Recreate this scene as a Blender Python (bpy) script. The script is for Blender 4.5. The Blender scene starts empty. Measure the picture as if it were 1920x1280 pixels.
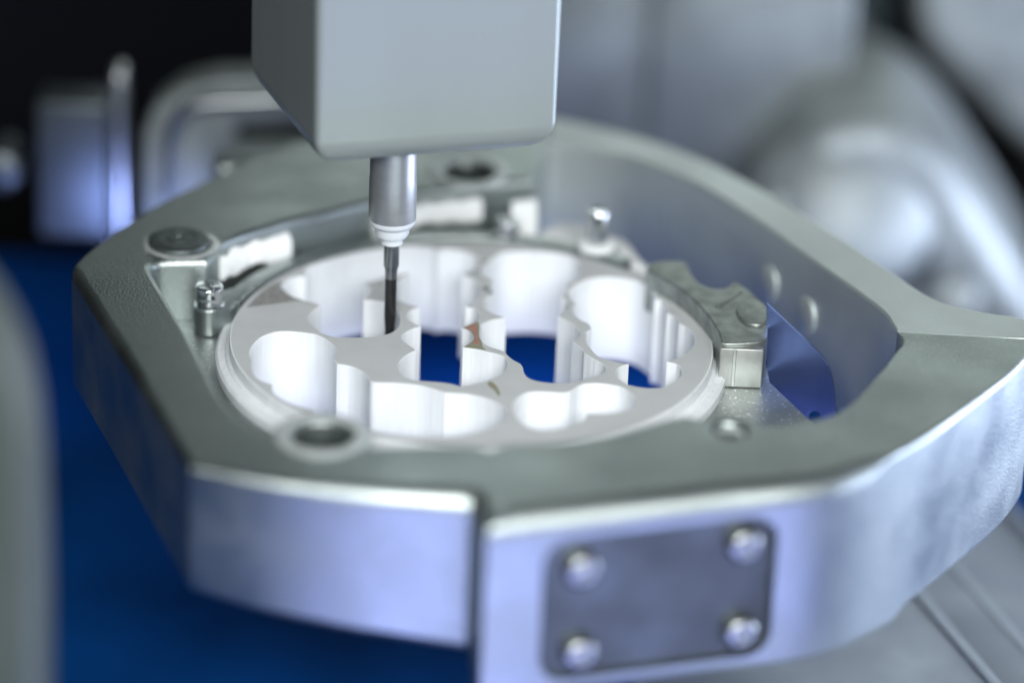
import bpy, bmesh, math, random
from mathutils import Vector, Matrix, geometry, noise
random.seed(7)
sc = bpy.context.scene
C = sc.collection
S = 0.001                      # everything below is written in millimetres
# ------------------------------------------------------------------ camera
PITCH, ROLL, FPX = math.radians(25.33), math.radians(2.3), 6500.0
fwd = Vector((0, math.cos(PITCH), -math.sin(PITCH)))
r0 = Vector((1, 0, 0)); u0 = r0.cross(fwd)
RT = math.cos(ROLL)*r0 + math.sin(ROLL)*u0
UP = -math.sin(ROLL)*r0 + math.cos(ROLL)*u0
DIST = 673.9
CP = -(fwd*DIST + RT*((884.6-960)/FPX*DIST) - UP*((634.1-640)/FPX*DIST))
cd = bpy.data.cameras.new('camera'); cam = bpy.data.objects.new('camera', cd); C.objects.link(cam)
cd.sensor_width = 36; cd.lens = FPX/1920*36
cd.clip_start = 0.02; cd.clip_end = 20
m3 = Matrix((RT, UP, -fwd)).transposed()
cam.matrix_world = Matrix.Translation(CP*S) @ m3.to_4x4()
cd.dof.use_dof = True
cd.dof.focus_distance = 0.668
cd.dof.aperture_fstop = 3.7
sc.camera = cam
# ------------------------------------------------------------------ world, lamps, exposure
w = bpy.data.worlds.new('World'); sc.world = w; w.use_nodes = True
w.node_tree.nodes['Background'].inputs[0].default_value = (0.55, 0.66, 0.72, 1)
w.node_tree.nodes['Background'].inputs[1].default_value = 0.065
def area(name, loc, target, sx, sy, power, col, spread=180):
    l = bpy.data.lights.new(name, 'AREA'); l.shape = 'RECTANGLE'; l.size = sx*S; l.size_y = sy*S
    l.energy = power; l.color = col; l.spread = math.radians(spread)
    o = bpy.data.objects.new(name, l); C.objects.link(o)
    o.location = Vector(loc)*S
    o.rotation_euler = (Vector(target)-Vector(loc)).to_track_quat('-Z', 'Y').to_euler()
    return o
area('work_light_front', (70, -590, 350), (0, 0, 0), 520, 220, 6.6, (0.97, 1.0, 1.0))
area('work_light_rear', (180, 350, 150), (20, 0, 0), 600, 100, 0.36, (0.88, 0.99, 0.97))  # unseen fill added to give the metal tops something to reflect
area('blue_light_low', (54, -160, -63), (45, -85, 10), 210, 50, 0.195, (0.46, 0.50, 1.0))
area('blue_light_right', (360, 40, -10), (60, -20, -10), 300, 110, 1.7, (0.70, 0.78, 1.0))  # unseen blue fill added to brighten the right-facing arm faces
area('blue_light_bay', (-66, 58, -52), (-92, 118, -42), 60, 14, 0.03, (0.36, 0.46, 1.0), 70)  # hidden blue fill added to tint the foot of the left block
area('blue_light_floor', (5, 92, -28), (5, 92.5, -70), 90, 70, 0.044, (0.32, 0.48, 1.0), 120)  # hidden blue fill added under the frame to lift the floor colour
vs = sc.view_settings
vs.view_transform = 'Standard'; vs.look = 'None'; vs.exposure = 0; vs.gamma = 1; vs.use_curve_mapping = False
sc.cycles.use_denoising = True
# ------------------------------------------------------------------ from the photograph's survey to real planes (mm)
def ray(u, v): return fwd + RT*((u-960)/FPX) - UP*((v-640)/FPX)
def at(u, v, z):
    d = ray(u, v); return CP + d*((z-CP.z)/d.z)
def aty(u, v, y):
    d = ray(u, v); return CP + d*((y-CP.y)/d.y)
# ------------------------------------------------------------------ materials
def mat(name, col, rough=0.5, metal=0.0, var=0.0, vscale=0.3, bump=0.0, bscale=4.0, stretch=(1, 1, 1), rvar=0.0, sss=0.0, spec=0.5, col2=None, spot=None, detail=4.0):
    m = bpy.data.materials.new(name); m.use_nodes = True
    nt = m.node_tree; b = nt.nodes['Principled BSDF']
    b.inputs['Base Color'].default_value = (*col, 1)
    b.inputs['Roughness'].default_value = rough; b.inputs['Metallic'].default_value = metal
    b.inputs['Specular IOR Level'].default_value = spec
    if sss:
        b.inputs['Subsurface Weight'].default_value = sss
        b.inputs['Subsurface Radius'].default_value = (1.0, 1.0, 1.0); b.inputs['Subsurface Scale'].default_value = 0.0015
    tc = nt.nodes.new('ShaderNodeTexCoord')
    mp = nt.nodes.new('ShaderNodeMapping'); mp.inputs['Scale'].default_value = [1000*s for s in stretch]
    nt.links.new(tc.outputs['Object'], mp.inputs['Vector'])
    def noi(scale, det):
        n = nt.nodes.new('ShaderNodeTexNoise'); n.inputs['Scale'].default_value = scale; n.inputs['Detail'].default_value = det
        nt.links.new(mp.outputs[0], n.inputs['Vector']); return n
    if var or col2 or rvar:
        n = noi(vscale, detail)
        rp = nt.nodes.new('ShaderNodeMapRange'); rp.inputs[1].default_value = 0.3; rp.inputs[2].default_value = 0.7
        nt.links.new(n.outputs['Fac'], rp.inputs[0])
    if var or col2:
        mx = nt.nodes.new('ShaderNodeMix'); mx.data_type = 'RGBA'
        c2 = col2 if col2 else tuple(min(1, c*(1-var)) for c in col)
        c1 = col if col2 else tuple(min(1, c*(1+var)) for c in col)
        mx.inputs[6].default_value = (*c1, 1); mx.inputs[7].default_value = (*c2, 1)
        nt.links.new(rp.outputs[0], mx.inputs[0]); last = mx.outputs[2]
        if spot:                                   # dust specks: (scale, threshold, colour)
            n2 = noi(spot[0], 2); r2 = nt.nodes.new('ShaderNodeMapRange')
            r2.inputs[1].default_value = spot[1]; r2.inputs[2].default_value = spot[1]+0.06
            nt.links.new(n2.outputs['Fac'], r2.inputs[0])
            m2 = nt.nodes.new('ShaderNodeMix'); m2.data_type = 'RGBA'
            nt.links.new(r2.outputs[0], m2.inputs[0]); nt.links.new(last, m2.inputs[6]); m2.inputs[7].default_value = (*spot[2], 1)
            last = m2.outputs[2]
        nt.links.new(last, b.inputs['Base Color'])
    if rvar:
        r3 = nt.nodes.new('ShaderNodeMapRange'); r3.inputs[3].default_value = rough-rvar; r3.inputs[4].default_value = rough+rvar
        nt.links.new(rp.outputs[0], r3.inputs[0]); nt.links.new(r3.outputs[0], b.inputs['Roughness'])
    if bump:
        n = noi(bscale, 3); bp = nt.nodes.new('ShaderNodeBump')
        bp.inputs['Strength'].default_value = 1.0; bp.inputs['Distance'].default_value = bump*S
        nt.links.new(n.outputs['Fac'], bp.inputs['Height']); nt.links.new(bp.outputs[0], b.inputs['Normal'])
    return m
M = {}
M['alu'] = mat('blasted_aluminium', (0.41, 0.455, 0.445), 0.42, 1.0, var=0.06, vscale=0.06, bump=0.11, bscale=2.0, rvar=0.09, spot=(1.9, 0.62, (0.53, 0.575, 0.565)))
M['alu_ring'] = mat('ring_aluminium', (0.70, 0.745, 0.74), 0.55, 1.0, var=0.05, vscale=0.05, bump=0.05, bscale=2.0, rvar=0.05)
M['alu_smooth'] = mat('machined_aluminium', (0.60, 0.62, 0.62), 0.33, 1.0, var=0.08, vscale=0.1, bump=0.01, bscale=3.0, stretch=(1, 1, 0.15), rvar=0.06)
M['alu_dusty'] = mat('dusty_aluminium', (0.33, 0.36, 0.34), 0.5, 0.85, var=0.2, vscale=0.35, bump=0.04, bscale=3.0, rvar=0.05, spot=(2.6, 0.68, (0.6, 0.62, 0.6)))
M['steel'] = mat('ground_steel', (0.62, 0.62, 0.60), 0.22, 1.0, var=0.12, vscale=0.5, bump=0.008, bscale=4, stretch=(1, 1, 0.1), rvar=0.07)
M['ring_steel'] = mat('satin_ring', (0.42, 0.46, 0.45), 0.38, 1.0, var=0.1, vscale=0.3, bump=0.01, bscale=4, rvar=0.05)
M['ledge'] = mat('ledge_aluminium', (0.38, 0.41, 0.40), 0.48, 0.9, var=0.1, vscale=0.2, bump=0.03, bscale=2.5, spot=(1.2, 0.62, (0.7, 0.71, 0.7)))
M['facing'] = mat('milled_facing', (0.50, 0.51, 0.49), 0.42, 0.9, var=0.1, vscale=0.6, bump=0.02, bscale=2.5, stretch=(1, 1, 0.3))
M['screw_steel'] = mat('screw_steel', (0.34, 0.355, 0.355), 0.36, 1.0, var=0.1, vscale=0.5)
M['zinc'] = mat('zinc_plated_steel', (0.72, 0.74, 0.75), 0.16, 1.0, var=0.15, vscale=0.8, bump=0.02, bscale=2, rvar=0.06)
M['polished'] = mat('polished_plate', (0.16, 0.22, 0.48), 0.30, 0.9, var=0.08, vscale=0.15, bump=0.002, bscale=3, stretch=(1, 1, 0.2), rvar=0.05)  # blue of the reflection is put into the base colour
M['disc'] = mat('white_ceramic', (0.83, 0.85, 0.87), 0.55, 0.0, var=0.03, vscale=0.3, bump=0.22, bscale=0.9, stretch=(1, 1, 0.06), sss=0.15, spec=0.3)
M['disc_skin'] = mat('pressed_ceramic_skin', (0.565, 0.575, 0.58), 0.6, 0.0, var=0.04, vscale=0.15, bump=0.02, bscale=3, sss=0.1, spec=0.3)  # darker copy of the ceramic for the top, balancing the front light
M['white_dust'] = mat('white_dust', (0.86, 0.87, 0.87), 0.9, 0.0, var=0.05, vscale=0.8, bump=0.25, bscale=1.2, spec=0.1)
M['pale_ring'] = mat('pale_ring', (0.62, 0.65, 0.65), 0.5, 0.5, var=0.12, vscale=0.5, bump=0.03, bscale=2)
M['dark'] = mat('dark_anodised', (0.035, 0.045, 0.05), 0.45, 0.3, var=0.2, vscale=0.3, bump=0.02, bscale=2)
M['plug'] = mat('turned_plug', (0.13, 0.15, 0.15), 0.45, 0.8, var=0.25, vscale=0.6, bump=0.05, bscale=2.5)
M['tool_dark'] = mat('coated_carbide', (0.05, 0.05, 0.05), 0.25, 0.7, var=0.15, vscale=0.6)
M['tool'] = mat('carbide_shank', (0.36, 0.37, 0.38), 0.24, 1.0, var=0.08, vscale=0.4, stretch=(1, 1, 0.2))
M['chuck'] = mat('chuck_steel', (0.55, 0.57, 0.60), 0.30, 0.8, var=0.06, vscale=0.2, stretch=(1, 1, 3))
M['plastic_white'] = mat('white_plastic', (0.72, 0.76, 0.80), 0.35, 0.0, sss=0.1)
M['plate_dark'] = mat('slate_cover', (0.10, 0.115, 0.115), 0.48, 0.8, var=0.35, vscale=0.05, rvar=0.08, bump=0.02, bscale=2)
M['housing'] = mat('satin_housing', (0.355, 0.395, 0.38), 0.34, 0.4, var=0.05, vscale=0.05, rvar=0.04, bump=0.006, bscale=3, stretch=(1, 1, 0.1))
M['cast'] = mat('grey_casting', (0.26, 0.285, 0.29), 0.45, 0.6, var=0.15, vscale=0.03, bump=0.05, bscale=0.6)
M['cast_dark'] = mat('dark_casting', (0.09, 0.105, 0.115), 0.4, 0.8, var=0.15, vscale=0.05)
M['cast_mass'] = mat('pale_cast_mass', (0.27, 0.30, 0.30), 0.5, 0.4, var=0.45, vscale=0.045, bump=0.3, bscale=0.12)
M['panel'] = mat('panel_steel', (0.22, 0.245, 0.245), 0.45, 0.55, var=0.25, vscale=0.05)
M['cast_pale'] = mat('pale_casting', (0.45, 0.47, 0.47), 0.38, 0.8, var=0.1, vscale=0.05)
M['slate'] = mat('slate_sheet', (0.035, 0.055, 0.065), 0.5, 0.2, var=0.1, vscale=0.02)
M['black'] = mat('black_cabin', (0.004, 0.004, 0.004), 0.8, spec=0.05)
M['blue'] = mat('blue_floor', (0.001, 0.036, 0.145), 0.6, 0.0, var=0.45, vscale=0.016, spec=0.04)
M['slat_lip'] = mat('cover_lip', (0.42, 0.46, 0.54), 0.45, 0.9, var=0.05)  # lighter tone paints the highlight along the rounded slat edges
M['slat'] = mat('cover_steel', (0.34, 0.37, 0.44), 0.45, 0.9, var=0.03, vscale=0.06, bump=0.03, bscale=1.2, rvar=0.08)
M['post'] = mat('grey_post', (0.06, 0.075, 0.064), 0.5, 0.0, var=0.1, vscale=0.03)
M['ink'] = mat('black_ink', (0.02, 0.03, 0.03), 0.6)
M['grey_ink'] = mat('faded_ink', (0.22, 0.25, 0.26), 0.6)
M['red_ink'] = mat('red_brown_print', (0.40, 0.19, 0.15), 0.6, var=0.1, vscale=1.0)
M['olive_ink'] = mat('olive_print', (0.27, 0.27, 0.19), 0.6, var=0.1, vscale=1.0)
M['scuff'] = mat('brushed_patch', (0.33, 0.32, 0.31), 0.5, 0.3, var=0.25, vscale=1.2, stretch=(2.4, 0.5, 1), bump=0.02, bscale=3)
# ------------------------------------------------------------------ mesh helpers
def link(name, bm, m, parent=None, base=(0, 0, 0), ang=35, wn=False):
    me = bpy.data.meshes.new(name)
    bmesh.ops.remove_doubles(bm, verts=bm.verts, dist=1e-4)
    bmesh.ops.recalc_face_normals(bm, faces=bm.faces)
    bm.to_mesh(me); bm.free()
    return link_mesh(name, me, m, parent, base, ang, wn)
def link_mesh(name, me, m, parent=None, base=(0, 0, 0), ang=35, wn=False):
    b = Vector(parent['_b']) if parent is not None else Vector(base)
    me.transform(Matrix.Scale(S, 4) @ Matrix.Translation(-b))
    for p in me.polygons: p.use_smooth = True
    me.set_sharp_from_angle(angle=math.radians(ang))
    me.materials.clear(); me.materials.append(M[m])
    o = bpy.data.objects.new(name, me); C.objects.link(o)
    if parent is not None:
        o.parent = parent; o['_b'] = tuple(b)
    else:
        o.location = b*S; o['_b'] = tuple(b)
    if wn:
        md = o.modifiers.new('weighted', 'WEIGHTED_NORMAL'); md.keep_sharp = True; md.weight = 80
    return o
def thing(name, label, cat, base, group=None):
    o = bpy.data.objects.new(name, None); C.objects.link(o); o.location = Vector(base)*S
    o.empty_display_size = 0.005; o['_b'] = tuple(base)
    return tag(o, label, cat, group)
def tag(o, label, cat, group=None):
    o['label'] = label; o['category'] = cat
    if group: o['group'] = group
    return o
def structure(o): o['kind'] = 'structure'; return o
def pip(p, poly):
    x, y = p; c = False; n = len(poly); j = n-1
    for i in range(n):
        xi, yi = poly[i]; xj, yj = poly[j]
        if (yi > y) != (yj > y) and x < (xj-xi)*(y-yi)/(yj-yi)+xi: c = not c
        j = i
    return c
def cdt(loops):
    vs_, es = [], []
    for lp in loops:
        k = len(vs_); n = len(lp)
        vs_ += [Vector(p) for p in lp]; es += [(k+i, k+(i+1) % n) for i in range(n)]
    r = geometry.delaunay_2d_cdt(vs_, es, [], 0, 1e-4)
    return r[0], r[2]
def region_loops(loops, inside):
    """outline loops (material on the left) of the region where inside(point) holds"""
    V, F = cdt(loops)
    he = set()
    for f in F:
        c = sum((V[i] for i in f), Vector((0, 0)))/len(f)
        if inside((c.x, c.y)):
            a = V[f[0]]; b = V[f[1]]; d = V[f[2]]
            g = list(f) if (b-a).cross(d-a) > 0 else list(f)[::-1]
            for i in range(len(g)): he.add((g[i], g[(i+1) % len(g)]))
    bd = {}
    for a, b in he:
        if (b, a) not in he: bd.setdefault(a, []).append(b)
    out = []
    while bd:
        s = next(iter(bd)); lp = [s]; cur = s
        while True:
            nx = bd[cur].pop()
            if not bd[cur]: del bd[cur]
            if nx == s: break
            lp.append(nx); cur = nx
            if cur not in bd: break
        pts = [(V[i].x, V[i].y) for i in lp]
        q = []
        for p in pts:
            if not q or math.dist(p, q[-1]) > 0.02: q.append(p)
        if len(q) > 3: out.append(q)
    return out
def inset(lp, wf):
    n = len(lp); o = []
    for i in range(n):
        p0 = Vector(lp[i-1]); p = Vector(lp[i]); p1 = Vector(lp[(i+1) % n])
        a = (p-p0).normalized(); b = (p1-p).normalized()
        na = Vector((-a.y, a.x)); nb = Vector((-b.y, b.x))
        mm = na+nb
        if mm.length < 1e-3: mm = na.copy()
        mm.normalize(); k = max(0.45, mm.dot(na))
        o.append((mm/k, wf(p.x, p.y)))
    return o
def plate(loops, inside, z0, z1, wt=0.3, wb=0.3, seg=4, cap_bottom=True, warp=None):
    """a solid cut from a sheet: outline loops, inside test, bottom and top height, rounded edge widths"""
    zf0 = z0 if callable(z0) else (lambda x, y: z0)
    wt_ = wt if callable(wt) else (lambda x, y: wt)
    wb_ = wb if callable(wb) else (lambda x, y: wb)
    bm = bmesh.new()
    L = region_loops(loops, inside) if inside else [lp if sum(a[0]*b[1]-b[0]*a[1] for a, b in zip(lp, lp[1:]+lp[:1])) > 0 else lp[::-1] for lp in loops]
    tops, bots = [], []
    for lp in L:
        it = inset(lp, wt_); ib = inset(lp, wb_); n = len(lp)
        rings = []
        for k in range(seg, -1, -1):
            a = k/seg*math.pi/2
            rings.append([(x+d.x*wd*(1-math.cos(a)), y+d.y*wd*(1-math.cos(a)), z1-wd+wd*math.sin(a)) for (x, y), (d, wd) in zip(lp, it)])
        for k in range(0, seg+1):
            a = k/seg*math.pi/2
            rings.append([(x+d.x*wd*(1-math.cos(a)), y+d.y*wd*(1-math.cos(a)), zf0(x, y)+wd-wd*math.sin(a)) for (x, y), (d, wd) in zip(lp, ib)])
        vr = [[bm.verts.new(p) for p in r] for r in rings]
        for A, B in zip(vr, vr[1:]):
            for i in range(n):
                j = (i+1) % n
                try: bm.faces.new((A[i], B[i], B[j], A[j]))
                except ValueError: pass
        tops.append([(p[0], p[1]) for p in rings[0]]); bots.append([(p[0], p[1]) for p in rings[-1]])
    def cap(lps, zf):
        V, F = cdt(lps)
        ok = []
        for f in F:
            c = sum((V[i] for i in f), Vector((0, 0)))/len(f)
            if sum(pip((c.x, c.y), lp) for lp in lps) % 2: ok.append(f)
        vv = [bm.verts.new((v.x, v.y, zf(v.x, v.y))) for v in V]
        for f in ok:
            try: bm.faces.new([vv[i] for i in f])
            except ValueError: pass
        for v in vv:
            if not v.link_faces: bm.verts.remove(v)
    cap(tops, lambda x, y: z1)
    if cap_bottom: cap(bots, zf0)
    if warp:
        for v in bm.verts: v.co = warp(v.co)
    return bm
def circ(cx, cy, r, n=48, a0=0.0, a1=2*math.pi):
    full = abs(a1-a0-2*math.pi) < 1e-6
    k = n if full else n+1
    return [(cx+r*math.cos(a0+(a1-a0)*i/n), cy+r*math.sin(a0+(a1-a0)*i/n)) for i in range(k)]
def crom(pts, sub=5, closed=False):
    n = len(pts); out = []
    P = [Vector(p) for p in pts]
    for i in range(n if closed else n-1):
        p0 = P[(i-1) % n] if (closed or i > 0) else P[0]*2-P[1]
        p1 = P[i]; p2 = P[(i+1) % n]
        p3 = P[(i+2) % n] if (closed or i+2 < n) else P[-1]*2-P[-2]
        for k in range(sub):
            t = k/sub
            q = 0.5*((2*p1)+(p2-p0)*t+(2*p0-5*p1+4*p2-p3)*t*t+(3*p1-p0-3*p2+p3)*t**3)
            out.append(tuple(q))
    if not closed: out.append(tuple(P[-1]))
    return out
def lathe(prof, c=(0, 0, 0), n=48, mtx=None, close=True):
    bm = bmesh.new(); rings = []
    for r, z in prof:
        rings.append([bm.verts.new((c[0]+r*math.cos(2*math.pi*i/n), c[1]+r*math.sin(2*math.pi*i/n), c[2]+z)) for i in range(n)])
    for A, B in zip(rings, rings[1:]):
        for i in range(n): bm.faces.new((A[i], A[(i+1) % n], B[(i+1) % n], B[i]))
    if close:
        for R in (rings[0], rings[-1]):
            try: bm.faces.new(R)
            except ValueError: pass
    if mtx:
        for v in bm.verts: v.co = mtx @ v.co
    return bm
def box(cx, cy, cz, sx, sy, sz, bev=0.5, seg=3, mtx=None):
    bm = bmesh.new(); bmesh.ops.create_cube(bm, size=1)
    for v in bm.verts: v.co = Vector((v.co.x*sx, v.co.y*sy, v.co.z*sz))
    if bev: bmesh.ops.bevel(bm, geom=bm.edges[:], offset=bev, segments=seg, profile=0.5, affect='EDGES')
    for v in bm.verts:
        v.co = (mtx @ v.co if mtx else v.co)+Vector((cx, cy, cz))
    return bm
def sweep(path, prof, closed=False):
    """profile (offset to the left of the path, z) swept along a plan path"""
    bm = bmesh.new(); n = len(path); rings = []
    for i, p in enumerate(path):
        a = Vector(path[i-1] if (i > 0 or closed) else path[i]); b = Vector(path[(i+1) % n] if (i < n-1 or closed) else path[i])
        d = (b-a).normalized(); nn = Vector((-d.y, d.x))
        rings.append([bm.verts.new((p[0]+nn.x*o, p[1]+nn.y*o, z)) for o, z in prof])
    k = len(prof)
    for i in range(n if closed else n-1):
        A, B = rings[i], rings[(i+1) % n]
        for j in range(k): bm.faces.new((A[j], A[(j+1) % k], B[(j+1) % k], B[j]))
    if not closed: bm.faces.new(rings[0]); bm.faces.new(rings[-1][::-1])
    return bm
def rag(bm, amt, sc_=0.5):
    for v in bm.verts:
        n = noise.noise_vector(v.co*sc_); v.co += Vector((n.x*amt*0.5, n.y*amt*0.5, n.z*amt))
    return bm
def join(*bms):
    out = bmesh.new()
    for b in bms:
        me = bpy.data.meshes.new('tmp'); b.to_mesh(me); b.free(); out.from_mesh(me); bpy.data.meshes.remove(me)
    return out
# ================================================================== SETTING
FLOOR = -70
g = bmesh.new()
for x, y in ((-900, -900), (900, -900), (900, 186), (-900, 186)): g.verts.new((x, y, FLOOR))
g.faces.new(g.verts); structure(link('floor', g, 'blue'))
structure(link('cabin_wall', box(-262, 20, 40, 14, 460, 330, 1), 'black'))  # unseen wall added to keep ambient light off the left faces
structure(link('cabin_wall', box(-190, 262, -90, 330, 14, 280, 1), 'black'))  # black wall standing in for the unlit far floor
# ================================================================== HOLDER FRAME
ZT = 8.0
T = lambda *pp: [tuple(at(u, v, ZT)[:2]) for u, v in pp]
outer = ([(-78.6, 6.5), (-63, -33.2), (-47.8, -73.0)] + crom([(-47.4, -73.4), (-34, -77.2), (-20, -79.2), (-8, -79.7), (1.6, -79.7)], 6)
         + [(2.4, -80.4), (3.6, -86.4)] + crom([(4.6, -88.0), (6.5, -88.2), (22, -83.2), (45, -75.6), (65, -68.6), (80, -54.5), (92, -37.5), (103, -20), (109, -5), (107, 2), (98, 5), (90, 10), (80, 27), (69, 46), (58, 63), (47, 77), (34, 88), (16, 97), (0, 99), (-20, 93), (-38, 80), (-47.8, 68.4), (-55.8, 56.8), (-66.2, 40.2), (-74, 23.4), (-78, 12), (-78.6, 6.5)], 6)[:-1])
op = (crom(T((1000, 335), (850, 350), (760, 362), (700, 374), (620, 395), (560, 408), (500, 425), (450, 440), (412, 457)), 4)
      + crom(T((408, 468), (392, 484), (380, 486), (340, 487), (303, 489), (288, 494), (284, 503), (290, 515)), 4)
      + T((350, 625)) + crom(T((400, 720), (420, 752), (450, 783), (500, 813), (545, 832), (620, 842), (700, 836), (820, 833), (950, 831), (1060, 826), (1150, 812), (1250, 785)), 4)
      + crom(T((1285, 778), (1400, 800), (1560, 776), (1640, 705), (1680, 655), (1690, 640), (1672, 605), (1640, 570), (1500, 470), (1400, 400), (1300, 340), (1200, 300), (1120, 281), (1050, 270)), 4)
      + T((1024, 268)))
H2 = tuple(at(603, 816, ZT)[:2]); H3 = tuple(at(878, 322, ZT)[:2]); H1 = tuple(at(336, 457, ZT)[:2]); H4 = tuple(at(1368, 806, ZT)[:2])
bosses = [circ(*H2, 9.0), circ(*H4, 6.5)]
holes = [circ(*H2, 5.2), circ(*H3, 5.2), circ(*H1, 5.0), circ(*H4, 3.2)]
def in_frame(p):
    if any(pip(p, h) for h in holes): return False
    return (pip(p, outer) and not pip(p, op)) or any(pip(p, b) for b in bosses)
SA, SB = at(1684, 622, ZT), at(1860, 632, ZT)
def near_seam(x, y):
    d = Vector((SB.x-SA.x, SB.y-SA.y)).normalized(); v = Vector((x-SA.x, y-SA.y))
    return abs(v.x*d.y-v.y*d.x) < 0.6 and v.dot(d) > -2
def wt(x, y):
    if near_seam(x, y): return 0.03
    for h in (H2, H3):
        if math.dist((x, y), h) < 6: return 0.7
    if math.dist((x, y), H1) < 6: return 0.6
    if y < -60 and x > 3.5: return 4.2 if x < 66 else max(1.5, 4.2-(x-66)*0.12)
    if y < -72: return 1.2+3.0*max(0, (x+48)/50)
    if x < -46 and y < 8 and math.hypot(x, y) > 66: return 2.2
    if -66 < x < -50 and 6 < y < 22: return 1.6
    if y > 20 and math.hypot(x, y) < 66: return 1.5
    return 1.0
zb = lambda x, y: (-17.5-6.0*max(0, (x+48)/50) if y < -60 else -18.0) if x < 2 and y < 40 else (-29.0 if x > 3.4 and y < -52 else (-27.0 if x > 3.4 and y < 30 else -19))
frame = thing('holder_frame', 'large grey bead-blasted aluminium holder frame carrying the white disc', 'holder', (0, -40, -27))
zone = [(13.6, 50), (13.6, 130), (150, 130)] + [tuple(at(2400, 640, ZT)[:2]), tuple(at(1860, 632, ZT)[:2]), tuple(at(1684, 622, ZT)[:2]), (60, 10)]
in_body = lambda p: in_frame(p) and not pip(p, zone)
in_ring = lambda p: in_frame(p) and pip(p, zone)
link('outer_ring', plate([outer, op, zone]+bosses+holes, in_ring, -20, ZT+0.02, lambda x, y: 0.03 if near_seam(x, y) else 0.6, 1.2, 4), 'alu_ring', frame, ang=32, wn=True)
bmf = plate([outer, op, zone]+bosses+holes, in_body, zb, ZT, wt, 2.0, 5)
bmesh.ops.remove_doubles(bmf, verts=bmf.verts, dist=1e-4); bmesh.ops.recalc_face_normals(bmf, faces=bmf.faces)
# pocket in the front face for the cover plate
p0 = Vector((6.5, -88.2, 0)); e = Vector((58.5, 19.6, 0)).normalized(); nf = Vector((e.y, -e.x, 0))
def rrect(x0, x1, y0, y1, r, n=8):
    o = []
    for cx, cy, a in ((x1-r, y1-r, 0), (x0+r, y1-r, 90), (x0+r, y0+r, 180), (x1-r, y0+r, 270)):
        o += [(cx+r*math.cos(math.radians(a+90*i/n)), cy+r*math.sin(math.radians(a+90*i/n))) for i in range(n+1)]
    return o
FM = Matrix(((e.x, 0, nf.x, p0.x), (e.y, 0, nf.y, p0.y), (0, 1, 0, 0), (0, 0, 0, 1)))   # local (s, z, out) to world
cut = plate([rrect(8.6, 52.0, -25.8, 2.6, 5)], None, -2.4, 6, 0.01, 0.01, 1, warp=lambda c: FM @ c)
def tmpobj(bm):
    bmesh.ops.remove_doubles(bm, verts=bm.verts, dist=1e-4)
    bmesh.ops.recalc_face_normals(bm, faces=bm.faces)
    me = bpy.data.meshes.new('t'); bm.to_mesh(me); bm.free()
    o = bpy.data.objects.new('t', me); C.objects.link(o); return o
A, B = tmpobj(bmf), tmpobj(cut)
md = A.modifiers.new('b', 'BOOLEAN'); md.operation = 'DIFFERENCE'; md.object = B; md.solver = 'EXACT'
dg = bpy.context.evaluated_depsgraph_get()
me = bpy.data.meshes.new_from_object(A.evaluated_get(dg))
for o in (A, B): bpy.data.objects.remove(o)
body = link_mesh('frame_body', me, 'alu', frame, ang=32, wn=True)
cp = link('cover_plate', plate([rrect(9.0, 51.6, -25.4, 2.2, 4.7)], None, -2.3, -1.0, 0.35, 0.05, 3, warp=lambda c: FM @ c), 'plate_dark', frame, wn=True)
cp['label'] = 'dark slate cover plate with rounded corners'
for s_, z_ in ((15.7, -3.8), (45.7, -2.9), (16.0, -20.6), (46.1, -20.6)):
    prof = [(1.1, 0.9), (1.3, 2.0), (1.9, 2.1), (2.7, 1.75), (3.15, 1.1), (3.3, 0.3), (3.3, -0.9)]
    mt = FM @ Matrix.Translation((s_, z_, 0))
    link('screw', lathe([(0.01, 1.2)]+prof, (0, 0, 0), 32, mt), 'screw_steel', cp)
# plug in the left hole, bushings in the open holes
pl = link('plug', lathe([(0.05, 1.75), (0.9, 1.7), (1.0, 1.95), (2.2, 1.92), (2.3, 1.8), (3.4, 1.8), (3.5, 1.92), (4.6, 1.9), (4.7, 1.8), (5.6, 1.8), (6.0, 1.6), (6.15, 1.2), (6.15, -3)], (H1[0], H1[1], ZT-0.6), 64), 'plug', frame)
pl['label'] = 'dark round plug with turned rings'
link('washer', lathe([(6.2, 0.0), (6.2, 0.3), (7.2, 0.28), (7.6, 0.05)], (H1[0]+0.5, H1[1]-0.2, ZT-0.12), 48, close=False), 'pale_ring', frame)
for h in (H2, H3):
    link('hole_ring', lathe([(5.9, -0.05), (5.95, 0.25), (6.2, 0.34), (8.2, 0.34), (8.5, 0.2), (8.55, -0.05)], (h[0], h[1], ZT), 56, close=False), 'pale_ring', frame)
    link('bushing', lathe([(5.25, -2.2), (4.8, -2.0), (4.2, -2.4), (4.1, -16), (5.2, -16), (5.25, -2.2)], (h[0], h[1], ZT), 48, close=False), 'plug', frame)
link('pin', lathe([(0.05, -0.6), (2.2, -0.5), (2.9, -0.9), (3.1, -1.5), (3.1, -10)], (H4[0], H4[1], ZT), 40), 'alu_smooth', frame)
# ledge inside the frame that carries the disc
ledge_out = [(-70, 24), (-70, -20), (-55, -60), (-30, -76), (30, -70), (70, -48), (67.0, -22), (64.8, -18.5), (58.2, -3.2), (58, 2)] + circ(0, 0, 58, 40, math.radians(4), math.radians(100)) + [(-30, 66), (-60, 50)]
ledge = link('ledge', plate([ledge_out, circ(0, 0, 46.0, 96), op], lambda p: pip(p, ledge_out) and pip(p, op) and math.hypot(*p) > 46.0, -11, -5.2, 0.4, 0.3, 3), 'ledge', frame, wn=True)
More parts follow.
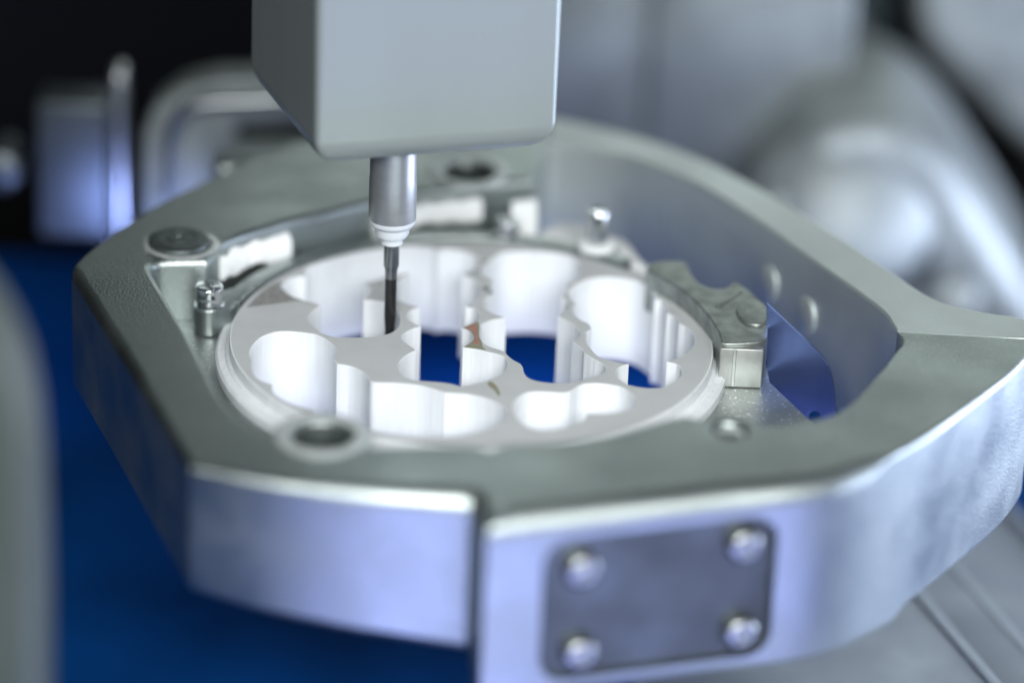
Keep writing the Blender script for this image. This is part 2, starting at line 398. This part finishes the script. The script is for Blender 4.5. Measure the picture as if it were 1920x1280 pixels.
# white strips on the inner wall
inner_path = crom(T((960, 341), (850, 350), (760, 362), (700, 374), (620, 395), (560, 408), (500, 425), (450, 440), (412, 457)), 6)
def sub(path, a, b): return [p for p in path if a <= p[0] <= b]
for a, b, zz in ((-51.5, -38.0, 5.4), (-22.0, 1.2, 5.0)):
    link('dust_strip', rag(sweep(sub(inner_path, a, b), [(0.1, 0.4), (1.0, 0.4), (1.3, 1.2), (1.2, zz-1.2), (0.8, zz-0.3), (0.1, zz)]), 0.9), 'white_dust', frame)
link('dust_strip', sweep(crom([(11.5, 57.5), (8.5, 56.2), (6.5, 55.6)], 5), [(0.1, -2), (1.4, -2), (1.3, 3), (0.8, 5.2), (0.1, 5.6)]), 'white_dust', frame)
# two raised ovals standing for recessed holes with highlights in the ring wall
for u, v, z in ((1442, 532, 0), (1512, 592, 0)):
    a_ = at(1500, 470, ZT); b_ = at(1640, 570, ZT); dd = (b_-a_); dd.z = 0; dd.normalize(); nn = Vector((-dd.y, dd.x, 0))
    if nn.y > 0: nn = -nn
    d = ray(u, v); t_ = ((a_-CP).dot(nn))/d.dot(nn); P = CP+d*t_
    fm = Matrix(((dd.x, 0, nn.x, P.x), (dd.y, 0, nn.y, P.y), (0, 1, 0, P.z), (0, 0, 0, 1)))
    link('bolt_head', lathe([(0.05, 0.9), (2.6, 0.8), (3.3, 0.3), (3.4, -1)], (0, 0, 0), 32, fm @ Matrix.Diagonal((1.0, 1.25, 1, 1))), 'alu_ring', frame)
# ================================================================== MILLING BLANK
def contour(segs):
    o = []
    for s in segs:
        w_ = []
        for u, v in s:
            p_ = at(u, v, 0); r_ = math.hypot(p_.x, p_.y); k_ = min(1.0, 45.7/r_); w_.append((p_.x*k_, p_.y*k_))
        o += crom(w_, 5)[:-1] if len(w_) > 2 else w_[:-1]
    return o
HA = contour([
 [(574,517),(560,518),(545,522),(533,529),(527,535),(530,542),(550,557),(583,566),(601,572)],
 [(601,572),(588,582),(578,595),(582,607),(604,625)],
 [(604,625),(633,632),(683,632),(723,627),(743,617),(750,603),(748,588),(742,575),(733,567)],
 [(733,567),(715,565),(700,563),(682,562)],
 [(682,562),(693,553),(697,542),(682,531)],
 [(682,531),(700,527),(722,521),(745,516),(766,511)],
 [(766,511),(764,515),(752,520),(743,530),(739,545),(745,562)],
 [(745,562),(757,567),(773,572),(788,575.5)],
 [(788,575.5),(770,582),(763,591),(767,600),(789,612)],
 [(789,612),(770,618),(755,628),(754,636),(767,647),(780,656)],
 [(780,656),(760,667),(747,683),(753,701),(770,711),(795,714)],
 [(795,714),(822,716),(845,719),(863,724)],
 [(863,724),(888,720),(917,712),(940,702),(951,688),(950,675),(944,668),(930,663),(913,659),(891,654),(868,651)],
 [(868,651),(875,647),(887,638),(888,630),(880,620),(866,614)],
 [(866,614),(872,612),(892,603),(898,595),(898,587),(887,577),(873,574)],
 [(873,574),(885,570),(897,558),(900,543),(897,530),(883,520),(866,514)],
 [(866,514),(888,505),(898,497),(898,488),(888,478),(863,470),(835,467),(821,470)],
 [(821,470),(810,465),(785,462),(755,461),(720,462),(685,469),(650,477),(608,488),(583,497),(572,506),(574,517)]])
HE = contour([
 [(924,525),(915,521),(905,514),(903,508),(907,500),(919,487),(934,477),(950,472.5),(987,470.6),(1025,472),(1056,475),(1077,484),(1087,496),(1088,510),(1080,524),(1062,532)],
 [(1062,532),(1064,544),(1052,557)],
 [(1052,557),(1062,562),(1066,572),(1062,582),(1046,592)],
 [(1046,592),(1065,602),(1080,613),(1088,625),(1083,635),(1073,640)],
 [(1073,640),(1084,648),(1092,655),(1095,662)],
 [(1095,662),(1112,672),(1130,682),(1136,692),(1131,700),(1112,707),(1090,713),(1068,718)],
 [(1068,718),(1041,718),(1019,716),(1000,712),(988,706),(982,697),(980,688),(975,681)],
 [(975,681),(962,674),(952,666)],
 [(952,666),(945,659),(935,655),(922,651),(911,646),(903,639),(898.5,629),(899.6,614),(905,607),(922,600),(949,595)],
 [(949,595),(934,591),(919,585),(907,576),(906,567),(912,558),(925,550)],
 [(925,550),(920,540),(921,531),(924,525)]])
HF = contour([
 [(1080,569),(1073,563),(1065,550),(1067,543),(1082,532),(1107,522),(1140,519),(1173,522),(1198,528),(1220,542),(1229,553),(1228,561)],
 [(1228,561),(1240,563),(1251,575),(1251,588)],
 [(1251,588),(1259,590),(1268,597),(1273,607)],
 [(1273,607),(1285,612),(1297,622),(1302,633),(1302,643),(1295,655),(1273,670),(1250,678)],
 [(1250,678),(1270,683),(1278,694),(1276,706),(1262,717),(1245,726)],
 [(1245,726),(1216,727),(1197,725),(1178,721)],
 [(1178,721),(1162,711),(1155,699),(1160,689),(1179,682)],
 [(1179,682),(1165,680),(1140,674),(1123,668),(1112,658),(1102,645),(1097,630),(1099,623),(1109,617)],
 [(1109,617),(1107,611),(1102,605)],
 [(1102,605),(1090,600),(1080,592),(1075,585),(1074,577),(1080,569)]])
HG = contour([
 [(473,677),(468,664),(470,653),(479,641),(493,630),(517,622),(542,621),(567,623),(592,627),(613,637),(628,650),(632,661),(626,674)],
 [(626,674),(632,682)],
 [(632,682),(645,684),(660,687),(680,697),(690,707),(694,714)],
 [(694,714),(702,717),(725,717),(747,718),(780,721),(806,727),(834,736)],
 [(834,736),(855,737),(880,739),(913,747),(940,760),(953,776),(943,790),(913,806),(870,816),(820,820),(760,817),(693,806),(640,794),(617,787),(600,777),(583,766)],
 [(583,766),(550,758),(527,748),(513,736),(510,720)],
 [(510,720),(493,715),(478,705),(472,688),(473,677)]])
HI = contour([
 [(1070,733),(1056,736),(1038,735),(1019,734),(1000,734),(985,737),(970,746),(962,757),(962,770),(972,787),(988,800),(1005,806),(1028,807),(1066,801),(1094,788),(1101,776)],
 [(1101,776),(1116,776),(1150,775),(1184,766),(1193,754),(1187,741),(1169,727),(1141,720),(1112,718),(1090,721),(1070,733)]])
HOLES = [HA, HE, HF, HG, HI]
in_holes = lambda p: any(pip(p, h) for h in HOLES)
blank = thing('milling_blank', 'round white ceramic milling disc with large machined cavities, clamped in the grey frame', 'milling disc', (0, 0, -18.6))
R1 = 47.0
wd = lambda x, y: 0.35 if math.hypot(x, y) > 46.8 else 0.10
bd_ = plate([circ(0, 0, R1, 160)]+HOLES, lambda p: math.hypot(*p) < R1 and not in_holes(p), -18.6, 0, wd, wd, 2)
db = link('disc_body', bd_, 'disc', blank, ang=28, wn=True)
db.data.materials.append(M['disc_skin'])                       # top faces greyer than the milled walls, toned down to offset the front light
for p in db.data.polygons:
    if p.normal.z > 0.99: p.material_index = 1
link('rim', lathe([(R1-0.3, -2.6), (R1+0.6, -2.5), (R1+0.9, -2.9), (49.2, -3.0), (49.7, -3.5), (49.7, -12.5), (49.2, -13), (R1-0.3, -13)], (0, 0, 0), 160, close=False), 'disc', blank)
def ink(name, px, m, z=0.02):
    lp = [tuple(at(u, v, 0)[:2]) for u, v in px]
    bm = bmesh.new()
    V, F = cdt([lp]+[h for h in HOLES])
    vv = {}
    for f in F:
        c = sum((V[i] for i in f), Vector((0, 0)))/len(f)
        if pip((c.x, c.y), lp) and not in_holes((c.x, c.y)):
            fs = []
            for i in f:
                if i not in vv: vv[i] = bm.verts.new((V[i].x, V[i].y, z))
                fs.append(vv[i])
            bm.faces.new(fs)
    return link(name, bm, m, blank)
ink('scuffed_patch', [(462,576.5),(568,562.5),(560,540),(528,528),(517,530),(505,536),(490,548)], 'scuff')['label'] = 'darker brushed triangular patch near the screw'  # flat darker triangle laid just above the disc top
ink('olive_print', [(862,613),(893,600),(898,606),(900,620),(905,650),(912,656),(870,651),(880,640)], 'olive_ink', 0.02)
ink('red_print', [(872,614.5),(891,606.5),(894,613),(896,630),(899,645),(886,645.5),(891,636),(890,626),(884,620)], 'red_ink', 0.035)['label'] = 'red brown printed mark between two cavities'
ink('olive_print', [(874,573.5),(883,570),(886,576)], 'olive_ink', 0.02)
ink('ink_stroke', [(902.5,538.5),(906,538),(913,545),(909.5,545.5)], 'ink')
ink('ink_stroke', [(910,538),(917,536.5),(917.5,538),(914,539.5),(918.5,544.5),(915.5,545.2)], 'ink')
ink('ink_stroke', crom([(915.5,552),(917,548.5),(921,547),(925.5,547.5),(923.5,550),(919,550.5),(917,552.5)], 4), 'ink')
ink('ink_stroke', [(886,507.5),(900,505),(902,507),(888,509.5)], 'grey_ink')
ink('ink_stroke', [(872,515),(893,514),(897,516),(876,517)], 'grey_ink')
ink('ink_stroke', [(709,531.5),(712,531),(715,536),(712,536.5)], 'grey_ink')
ink('olive_print', [(903,490),(915,486),(916,488),(904,494)], 'olive_ink')
ink('olive_print', crom([(914,718),(920,715),(928,720),(934,728),(938,740),(934,741),(926,731),(918,725)], 3, True), 'olive_ink')
ink('red_print', crom([(921,720),(924,720.5),(926,724),(923,723.5)], 3, True), 'red_ink', 0.035)
# ================================================================== CLAMP RING, SCREWS
ring = thing('clamp_ring', 'dull grey curved clamp ring pressing the back edge of the white disc', 'clamp', (-20, 46, -5))
RT0 = 0.6
BL = (-52.0, 9.4); BB = (5.8, 49.6); BR = (24.5, 45.0)
arc = circ(0, 0, 51.2, 70, math.radians(52), math.radians(166)) + circ(0, 0, 47.6, 70, math.radians(166), math.radians(52))
b1 = circ(*BL, 3.15, 40); b2 = circ(*BB, 3.4, 40); b3 = circ(*BR, 4.2, 40)
armp = [(BL[0]+0.9, BL[1]-3.05), (-47.8, 8.6), (-46.9, 11.2), (-46.2, 14), (-48, 18), (-51, 16), (BL[0]-0.6, BL[1]+3.1)]
shapes = [arc, b1, b2, b3, armp]
link('ring_body', plate(shapes, lambda p: any(pip(p, s) for s in shapes) and math.hypot(*p) > 47.45 or pip(p, b1), -5.0, RT0, 0.35, 0.35, 3), 'ring_steel', ring, wn=True)
link('stud', lathe([(0.05, -4.9), (1.5, -4.9), (1.5, -5.4), (1.3, -5.5), (1.55, -5.8), (1.3, -6.1), (1.55, -6.4), (1.3, -6.7), (1.4, -7.0), (2.2, -7.3), (2.7, -8.2), (2.3, -9.4), (1.4, -10), (1.2, -14)], (BL[0], BL[1], 0), 32), 'zinc', ring)
def screw(name, c, zb_, r, h, rot, label):
    t = thing(name, label, 'screw', (c[0], c[1], zb_), 'clamp ring screws')
    link('washer', lathe([(0.05, 0.0), (r*1.06, 0.0), (r*1.1, 0.25), (r*1.02, 0.5), (0.05, 0.5)], (c[0], c[1], zb_+0.02), 40), 'zinc', t)
    ci = circ(c[0], c[1], r, 48)
    link('head', plate([circ(c[0], c[1], r-0.02, 48)], None, zb_+0.4, zb_+h*0.52, 0.02, 0.15, 2), 'zinc', t)
    def slot(l, w_, a):
        ca, sa = math.cos(a), math.sin(a)
        return [(c[0]+x*ca-y*sa, c[1]+x*sa+y*ca) for x, y in ((-l, -w_), (l, -w_), (l, w_), (-l, w_))]
    s1, s2 = slot(r*1.3, 0.42, rot), slot(r*0.62, 0.42, rot+math.pi/2)
    link('slotted_head', plate([ci, s1, s2], lambda p: pip(p, ci) and not pip(p, s1) and not pip(p, s2), zb_+h*0.5, zb_+h, 0.3, 0.02, 3), 'zinc', t)
screw('cheese_head_screw', BL, RT0, 2.75, 4.1, math.radians(-68), 'shiny slotted screw on the left end of the clamp ring')
screw('cheese_head_screw', BB, RT0, 2.6, 3.4, math.radians(20), 'shiny blurred screw behind the disc, right of the cutting tool')
pin = thing('locating_pin', 'upright steel pin behind the disc at the right end of the clamp ring', 'pin', (BR[0], BR[1], RT0))
link('shaft', lathe([(0.05, 7.2), (1.2, 7.2), (1.25, 8.0), (1.9, 8.2), (2.15, 7.8), (2.15, 0.1)], (BR[0], BR[1], RT0), 32), 'zinc', pin)
link('collar', lathe([(2.2, 0.05), (3.9, 0.08), (3.9, 0.9), (3.4, 1.3), (2.2, 1.3)], (BR[0], BR[1], RT0), 32, close=False), 'white_dust', pin)
# chip dust lying on the ledge by the pin
dp = [tuple(at(u, v, -4.9)[:2]) for u, v in ((1000,470),(1030,440),(1085,436),(1140,455),(1175,470),(1200,500),(1215,520),(1160,505),(1080,482))]
tag(link('dust_heap', plate([crom(dp, 5, True)], None, -5.15, -2.6, 1.4, 0.05, 4), 'white_dust', None, (20, 52, -5.1)), 'white milling dust heaped on the ledge behind the disc', 'dust')
# ================================================================== CLAMP BLOCK (right)
ZB = 4.0
K = lambda *pp: [tuple(at(u, v, ZB)[:2]) for u, v in pp]
blk = thing('clamp_jaw', 'dusty grey-green clamp jaw with a scooped back, gripping the right edge of the disc', 'clamp', (52, 8, -5.2))
jaw = (crom(K((1352, 641), (1348, 625), (1335, 602), (1312, 574), (1280, 545), (1245, 522), (1214, 505)), 4)
       + crom(K((1212, 501), (1222, 492), (1250, 488), (1285, 489)), 3)
       + crom(K((1290, 497), (1298, 515), (1315, 532), (1340, 540), (1362, 538), (1372, 528)), 4)
       + crom(K((1380, 528), (1400, 540), (1436, 572), (1441, 580)), 2) + crom(K((1440, 625), (1436, 634), (1420, 640), (1380, 643), (1360, 643)), 3))
link('jaw_body', plate([jaw], None, -5.1, ZB, 0.45, 0.2, 3), 'alu_dusty', blk, wn=True)
raised = crom(K((1380, 585), (1395, 566), (1420, 565), (1437, 580), (1436, 605), (1420, 612), (1395, 605)), 4, True)
link('raised_pad', plate([raised], None, ZB-0.2, ZB+0.5, 0.35, 0.05, 3), 'alu_dusty', blk)
link('rib', box(*(at(1368, 560, ZB+0.1)), 9.5, 0.9, 0.5, 0.2, 2, Matrix.Rotation(math.radians(58), 3, 'Z')), 'alu_dusty', blk)
fr = [at(1351, 644, ZB), at(1436, 637, ZB)]
link('front_facing', box((fr[0].x+fr[1].x)/2-0.2, fr[0].y+0.35, -0.95, 8.4, 1.4, 8.3, 0.35, 2), 'facing', blk)
link('ridge', box((fr[0].x+fr[1].x)/2-1.6, fr[0].y-0.35, -0.95, 0.7, 0.3, 7.9, 0.1, 1), 'facing', blk)
# polished plate right of the jaw
pp0 = aty(1440, 640, 2.0)
PLn = Vector((-0.30, -0.954, 0)).normalized(); PLe = Vector((-PLn.y, PLn.x, 0))
def onpl(u, v):
    d = ray(u, v); t_ = (pp0-CP).dot(PLn)/d.dot(PLn); P = CP+d*t_ - pp0
    return (P.dot(PLe), P.z)
PM = Matrix(((PLe.x, 0, PLn.x, pp0.x), (PLe.y, 0, PLn.y, pp0.y), (0, 1, 0, pp0.z), (0, 0, 0, 1)))
pp_ = [onpl(1437, 569), onpl(1500, 628)] + crom([onpl(1538, 664), onpl(1552, 683), onpl(1560, 706), onpl(1565, 745), onpl(1565, 790)], 5) + [onpl(1565, 840), onpl(1437, 840)]
hc = onpl(1527, 782); hl = circ(hc[0], hc[1], 1.3, 24)
pp_ = pp_ if sum(a[0]*b[1]-b[0]*a[1] for a, b in zip(pp_, pp_[1:]+pp_[:1])) > 0 else pp_[::-1]
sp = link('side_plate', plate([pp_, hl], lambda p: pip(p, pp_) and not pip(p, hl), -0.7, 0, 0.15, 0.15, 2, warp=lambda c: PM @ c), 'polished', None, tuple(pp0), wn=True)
tag(sp, 'polished metal side plate with a rounded corner reflecting blue, right of the clamp jaw', 'plate')
# ================================================================== SPINDLE
hz = 37.5
foot = [(-30.2, -10.0), (14.8, 4.0), (0, 48), (-46.0, 31)]
def dens(lp, n=10):
    o = []
    for i in range(len(lp)):
        a = Vector(lp[i]); b = Vector(lp[(i+1) % len(lp)])
        o += [tuple(a.lerp(b, k/n)) for k in range(n)]
    return o
def roundc(lp, r=2.0, n=5):
    o = []
    for i in range(len(lp)):
        p = Vector(lp[i]); a = (Vector(lp[i-1])-p).normalized(); b = (Vector(lp[(i+1) % len(lp)])-p).normalized()
        A_, B_ = p+a*r, p+b*r
        for k in range(n+1):
            t = k/n; o.append(tuple((1-t)**2*A_+2*t*(1-t)*p+t*t*B_))
    return o
spn = thing('spindle_housing', 'silver-grey square spindle housing with rounded lower edges above the disc', 'spindle', (-16, 10, hz))
def housing():
    bm = bmesh.new(); rings = []
    def ringat(d, z, r):
        ins = [(x+v.x*w_, y+v.y*w_) for (x, y), (v, w_) in zip(foot, inset(foot, lambda x, y: d))]
        return [bm.verts.new((x, y, z)) for x, y in roundc(ins, r, 5)]
    BV = 6.5
    rings.append(ringat(0, 150, 1.6))
    rings.append(ringat(0, hz+BV+20, 1.6))
    for k in range(0, 9):
        a = k/8*math.pi/2
        rings.append(ringat(BV*(1-math.cos(a)), hz+BV-BV*math.sin(a), 1.6))
    for A_, B_ in zip(rings, rings[1:]):
        n = len(A_)
        for i in range(n): bm.faces.new((A_[i], A_[(i+1) % n], B_[(i+1) % n], B_[i]))
    bm.faces.new(rings[0]); bm.faces.new(rings[-1]); return bm
link('housing_body', housing(), 'housing', spn, wn=True)
TX, TY = -16.3, 8.0
chk = thing('collet_chuck', 'polished steel collet chuck with a white lower ring under the spindle housing', 'chuck', (TX, TY, 16))
link('chuck_body', lathe([(0.05, hz+3), (4.55, hz+3), (4.55, 30.2), (4.62, 29.7), (4.62, 21.4)], (TX, TY, 0), 64), 'chuck', chk)
nut = link('collet_nut', lathe([(4.62, 21.4), (4.55, 20.7), (4.1, 20.0), (3.5, 19.7), (3.35, 19.4), (3.35, 18.4), (2.9, 17.6), (2.2, 17.3), (2.1, 17.1), (2.1, 16.1), (1.7, 15.8), (0.05, 15.8)], (TX, TY, 0), 64), 'plastic_white', chk)
nut['label'] = 'white stepped nut round the cutting tool'
tl = thing('milling_cutter', 'thin dark milling cutter in the chuck, plunged into a cavity of the white disc', 'milling cutter', (TX, TY, -14))
link('shank', lathe([(0.05, 16), (1.52, 16), (1.52, 11.4), (1.42, 11.0), (1.22, 10.4), (1.2, 8.6)], (TX, TY, 0), 48), 'tool', tl)
def flute():
    bm = bmesh.new(); n = 24; rings = []
    zs = [8.6-i*0.55 for i in range(42)]
    for i, z in enumerate(zs):
        f = min(1, max(0, (i-14)/6)); row = []
        for k in range(n):
            a = 2*math.pi*k/n
            r = 1.18*(1-0.16*f*(0.5+0.5*math.cos(2*(a-i*0.16))))
            if i > 39: r *= 0.85
            row.append(bm.verts.new((TX+r*math.cos(a), TY+r*math.sin(a), z)))
        rings.append(row)
    for A_, B_ in zip(rings, rings[1:]):
        for k in range(n): bm.faces.new((A_[k], A_[(k+1) % n], B_[(k+1) % n], B_[k]))
    bm.faces.new(rings[0]); bm.faces.new(rings[-1]); return bm
link('cutting_part', flute(), 'tool_dark', tl)
# ================================================================== BACKGROUND MACHINE PARTS
# left block
q = lambda u, v, y: aty(u, v, y)
a_, b_ = q(66, 195, 112), q(208, 452, 112)
lb = thing('side_block', 'blurred grey block lit blue at its foot, far left behind the frame', 'machine block', ((a_.x+b_.x)/2, 118, b_.z))
link('block_body', box((a_.x+b_.x)/2, 119, (a_.z+b_.z)/2, b_.x-a_.x, 12, a_.z-b_.z, 1.0), 'cast_dark', lb)
for u0_, u1_, v0_, v1_, yy in ((206, 238, 135, 452, 110.5),):
    c0, c1 = q(u0_, v0_, yy), q(u1_, v1_, yy)
    link('edge_rail', box((c0.x+c1.x)/2, yy+4, (c0.z+c1.z)/2, c1.x-c0.x, 8, c0.z-c1.z, 1.4), 'alu_smooth', lb)
c0 = q(12, 290, 112)
knob = link('thumb_wheel', lathe([(0.05, 0), (3.2, 0.2), (4.6, 1.2), (5.0, 3), (4.2, 5), (4.2, 14)], (0, 0, 0), 32, Matrix.Translation((c0.x, 100, c0.z)) @ Matrix.Rotation(math.radians(-90), 4, 'X')), 'cast_dark', None, (c0.x, 106, c0.z))
tag(knob, 'blurred round knob at the far left edge', 'knob')
# bracket with rounded rim
br = thing('rear_bracket', 'blurred dark bracket with a rounded pale rim behind the frame, left of the spindle', 'bracket', (-50, 104, -30))
pts = crom([tuple((q(u, v, 104).x, q(u, v, 104).z)) for u, v in ((316, 420), (318, 340), (320, 270), (330, 225), (352, 202), (390, 192), (470, 188), (620, 184))], 5)
def tube(path, y, r0_, n=16):
    bm = bmesh.new(); R_ = []
    for i, p in enumerate(path):
        a = Vector(path[max(0, i-1)]); b = Vector(path[min(len(path)-1, i+1)]); d = (b-a).normalized()
        R_.append([bm.verts.new((p[0]-d.y*r0_*math.cos(t), y+r0_*math.sin(t)*1.4, p[1]+d.x*r0_*math.cos(t))) for t in [2*math.pi*k/n for k in range(n)]])
    for A_, B_ in zip(R_, R_[1:]):
        for k in range(n): bm.faces.new((A_[k], A_[(k+1) % n], B_[(k+1) % n], B_[k]))
    bm.faces.new(R_[0]); bm.faces.new(R_[-1]); return bm
link('rim', tube(pts, 104, 1.35), 'alu_smooth', br)
bo = [(q(u, v, 110).x, q(u, v, 110).z) for u, v in ((268, 450), (270, 250), (292, 200), (340, 165), (400, 150), (640, 146), (640, 450))]
bo = bo[::-1]
bi = [(q(u, v, 110).x, q(u, v, 110).z) for u, v in ((438, 286), (440, 245), (452, 236), (600, 232), (600, 286))]
YM = lambda y0: (lambda c: Vector((c.x, y0-c.z, c.y)))
link('bracket_body', plate([bo, bi], lambda p: pip(p, bo) and not pip(p, bi), -10, 0, 1.2, 0.5, 3, warp=YM(110)), 'cast_mass', br)
c0, c1 = q(398, 300, 82), q(640, 350, 82)
rp = link('rear_pad', box((c0.x+c1.x)/2, 86, (c0.z+c1.z)/2-2, c1.x-c0.x, 12, c0.z-c1.z+4, 2.4, 4), 'alu', None, ((c0.x+c1.x)/2, 86, c1.z-4))
tag(rp, 'blurred grey raised pad behind the frame, below the pale rim', 'pad')
# back panel with a seam
pn = thing('metal_screen', 'tall blurred grey metal panel behind the spindle, right of it', 'panel', (40, 186, -60))
for u0_, u1_, yy in ((960, 1206, 185), (1226, 1570, 181)):
    c0, c1 = q(u0_, -40, yy), q(u1_, 420, yy)
    link('panel_sheet', box((c0.x+c1.x)/2, yy+3, (c0.z+c1.z)/2, c1.x-c0.x, 6, c0.z-c1.z, 1.2), 'panel', pn)
c0 = q(1216, 200, 188)
link('seam_strip', box(c0.x, 191, c0.z-10, 4, 4, 60, 0.3), 'dark', pn)
# hub casting at the right
YH = 150
Q = lambda *pp: [(q(u, v, YH).x, q(u, v, YH).z) for u, v in pp]
hb = thing('hub_casting', 'large blurred grey rounded hub casting behind the ring at the right', 'casting', (95, 160, -70))
hp = crom(Q((1360, 720), (1376, 560), (1384, 420), (1420, 345), (1480, 290), (1540, 245), (1620, 226), (1705, 240), (1785, 305), (1850, 400), (1915, 505), (1990, 640), (2000, 720)), 4)
link('casting_body', plate([hp[::-1]], None, -60, 0, 9, 3, 6, warp=YM(YH)), 'cast_mass', hb, wn=True)
fc = q(1612, 385, YH-1)
FMt = Matrix.Translation(fc) @ Matrix.Rotation(math.radians(64), 4, 'X') @ Matrix.Rotation(math.radians(10), 4, 'Y')
link('dome', lathe([(0.05, 5), (6, 4.7), (12, 3.6), (17, 1.6), (20, -1.5), (20.5, -7)], (0, 0, 0), 56, FMt), 'cast_mass', hb)
fc = q(1700, 492, YH-1)
FMt = Matrix.Translation(fc) @ Matrix.Rotation(math.radians(80), 4, 'X')
link('bore', lathe([(0.05, 1.2), (6.8, 1.2), (7.6, 0.4), (7.8, -3)], (0, 0, 0), 40, FMt), 'dark', hb)  # solid dark disc, its colour painting the shade inside a bore
for u, v in ((1790, 560), (1470, 395)):
    fc = q(u, v, YH-1)
    link('boss', lathe([(0.05, 4), (3.6, 3.8), (5.6, 2.2), (6.2, -0.5), (6.2, -4)], (0, 0, 0), 40, Matrix.Translation(fc) @ Matrix.Rotation(math.radians(66), 4, 'X')), 'cast_mass', hb)
# slim posts and bar between screen and casting
def bar(name, pa, pb, r, m, label, cat):
    d = pb-pa; mt = Matrix.Translation(pa) @ d.to_track_quat('Z', 'Y').to_matrix().to_4x4(); L_ = d.length
    o = link(name, lathe([(0.05, 0), (r*0.7, 0), (r, r*0.3), (r, L_-r*0.3), (r*0.7, L_), (0.05, L_)], (0, 0, 0), 32, mt), m, None, tuple(pa))
    return tag(o, label, cat)
bar('round_post', q(1440, 340, 205), q(1414, 110, 215), 3.4, 'cast_pale', 'blurred pale round post left of the hub casting', 'post')
bar('slanted_bar', q(1640, 180, 262), q(1490, -70, 272), 6.5, 'cast', 'blurred grey slanted bar at the top, left of the black gap', 'bar')
c0, c1 = q(1440, -40, 282), q(1640, 330, 282)
sl = link('slate_sheet', box((c0.x+c1.x)/2, 286, (c0.z+c1.z)/2, c1.x-c0.x, 6, c0.z-c1.z, 1.5), 'slate', None, ((c0.x+c1.x)/2, 286, c1.z))
tag(sl, 'dark slate coloured sheet behind the slanted bar', 'sheet')
arm_pts = [(q(u, v, 250).x, q(u, v, 250).z) for u, v in ((1716, -60), (1728, 70), (1790, 155), (1870, 225), (1990, 330), (2100, 420), (2100, -60))]
ra = link('upper_arm', plate([arm_pts[::1]], None, -14, 0, 5, 2, 5, warp=YM(250)), 'cast_mass', None, (135, 250, -30), wn=True)
tag(ra, 'blurred grey arm in the top right corner', 'arm')
bk = link('dark_guard', box(150, 300, -80, 360, 8, 300, 1), 'black', None, (150, 300, -230))
tag(bk, 'black guard sheet behind hub and upper arm', 'guard')
# foreground post, far left
fp = [(q(u, v, -130).x, q(u, v, -130).z) for u, v in ((-60, 560), (-25, 604), (5, 655), (34, 725), (52, 810), (62, 900), (70, 1040), (76, 1180), (80, 1400), (-120, 1400), (-120, 560))]
post = link('foreground_post', plate([fp[::-1]], None, -16, 0, 3.5, 2, 5, warp=YM(-130)), 'post', None, (-70, -130, -40), wn=True)
tag(post, 'blurred grey-green post in the near left corner', 'post')
# telescopic cover lower right
tc_ = thing('telescopic_cover', 'stepped grey steel slide cover under the frame at lower right', 'slide cover', (100, 20, FLOOR))
L0 = at(1735, 1130, FLOOR+6); L1 = at(1862, 1280, FLOOR+6); dirv = (L1-L0); dirv.z = 0; dirv.normalize(); nrm = Vector((-dirv.y, dirv.x, 0))
if nrm.x < 0: nrm = -nrm
angz = math.atan2(dirv.y, dirv.x)
for k, (a, b, zt) in enumerate(((-70, 0, 7.0), (0.4, 14.5, 4.0), (14.9, 40, 1.2))):
    c = L0 + nrm*((a+b)/2) + dirv*10
    link('cover_plate', box(c.x, c.y, FLOOR+zt/2+0.1, 190, b-a, zt, 0.9, 4, Matrix.Rotation(angz, 3, 'Z') @ Matrix.Rotation(math.radians((0, 5, -4)[k]), 3, 'X')), 'slat', tc_)
    c = L0 + nrm*(b-0.9) + dirv*10
    link('lip', box(c.x, c.y, FLOOR+zt+0.35, 190, 2.6, 1.0, 0.45, 3, Matrix.Rotation(angz, 3, 'Z')), 'slat_lip', tc_)  # added pale strip carrying the edge highlight of each slat
# white crumbs of ceramic left by the cutter
cr = bmesh.new(); rc = random.Random(3)
def crumb(x, y, z, r):
    vs_ = [cr.verts.new((x+r*rc.uniform(-1, 1), y+r*rc.uniform(-1, 1), z+r*rc.uniform(-0.3, 0.9))) for _ in range(5)]
    for f in ((0, 1, 2), (0, 2, 3), (0, 3, 1), (4, 1, 2), (4, 2, 3), (4, 3, 1)): cr.faces.new([vs_[i] for i in f])
for k in range(240):
    a = math.radians(rc.uniform(50, 172)); r = rc.gauss(48.4, 0.9)
    if 47.2 < r < 51: crumb(r*math.cos(a), r*math.sin(a), RT0, rc.uniform(0.05, 0.22))
for k in range(160):
    a = math.radians(rc.uniform(-60, 30)); r = rc.uniform(50.2, 57)
    x, y = r*math.cos(a), r*math.sin(a)
    if y < -8: crumb(x, y, -5.2, rc.uniform(0.06, 0.3))
for k in range(260):
    x, y = rc.uniform(-47, 47), rc.uniform(-47, 47)
    if math.hypot(x, y) < 46.3 and not in_holes((x, y)): crumb(x, y, 0.0, rc.uniform(0.03, 0.10))
for k in range(60):
    a = rc.uniform(0, 2*math.pi); r = rc.uniform(6.4, 9)
    crumb(H1[0]+r*math.cos(a), H1[1]+r*math.sin(a), ZT, rc.uniform(0.04, 0.14))
co_ = link('ceramic_crumbs', cr, 'white_dust', None, (0, 0, 0)); tag(co_, 'fine white ceramic crumbs scattered on disc, ring and ledge', 'crumbs'); co_['kind'] = 'stuff'
for o in list(C.objects):
    if '_b' in o: del o['_b']
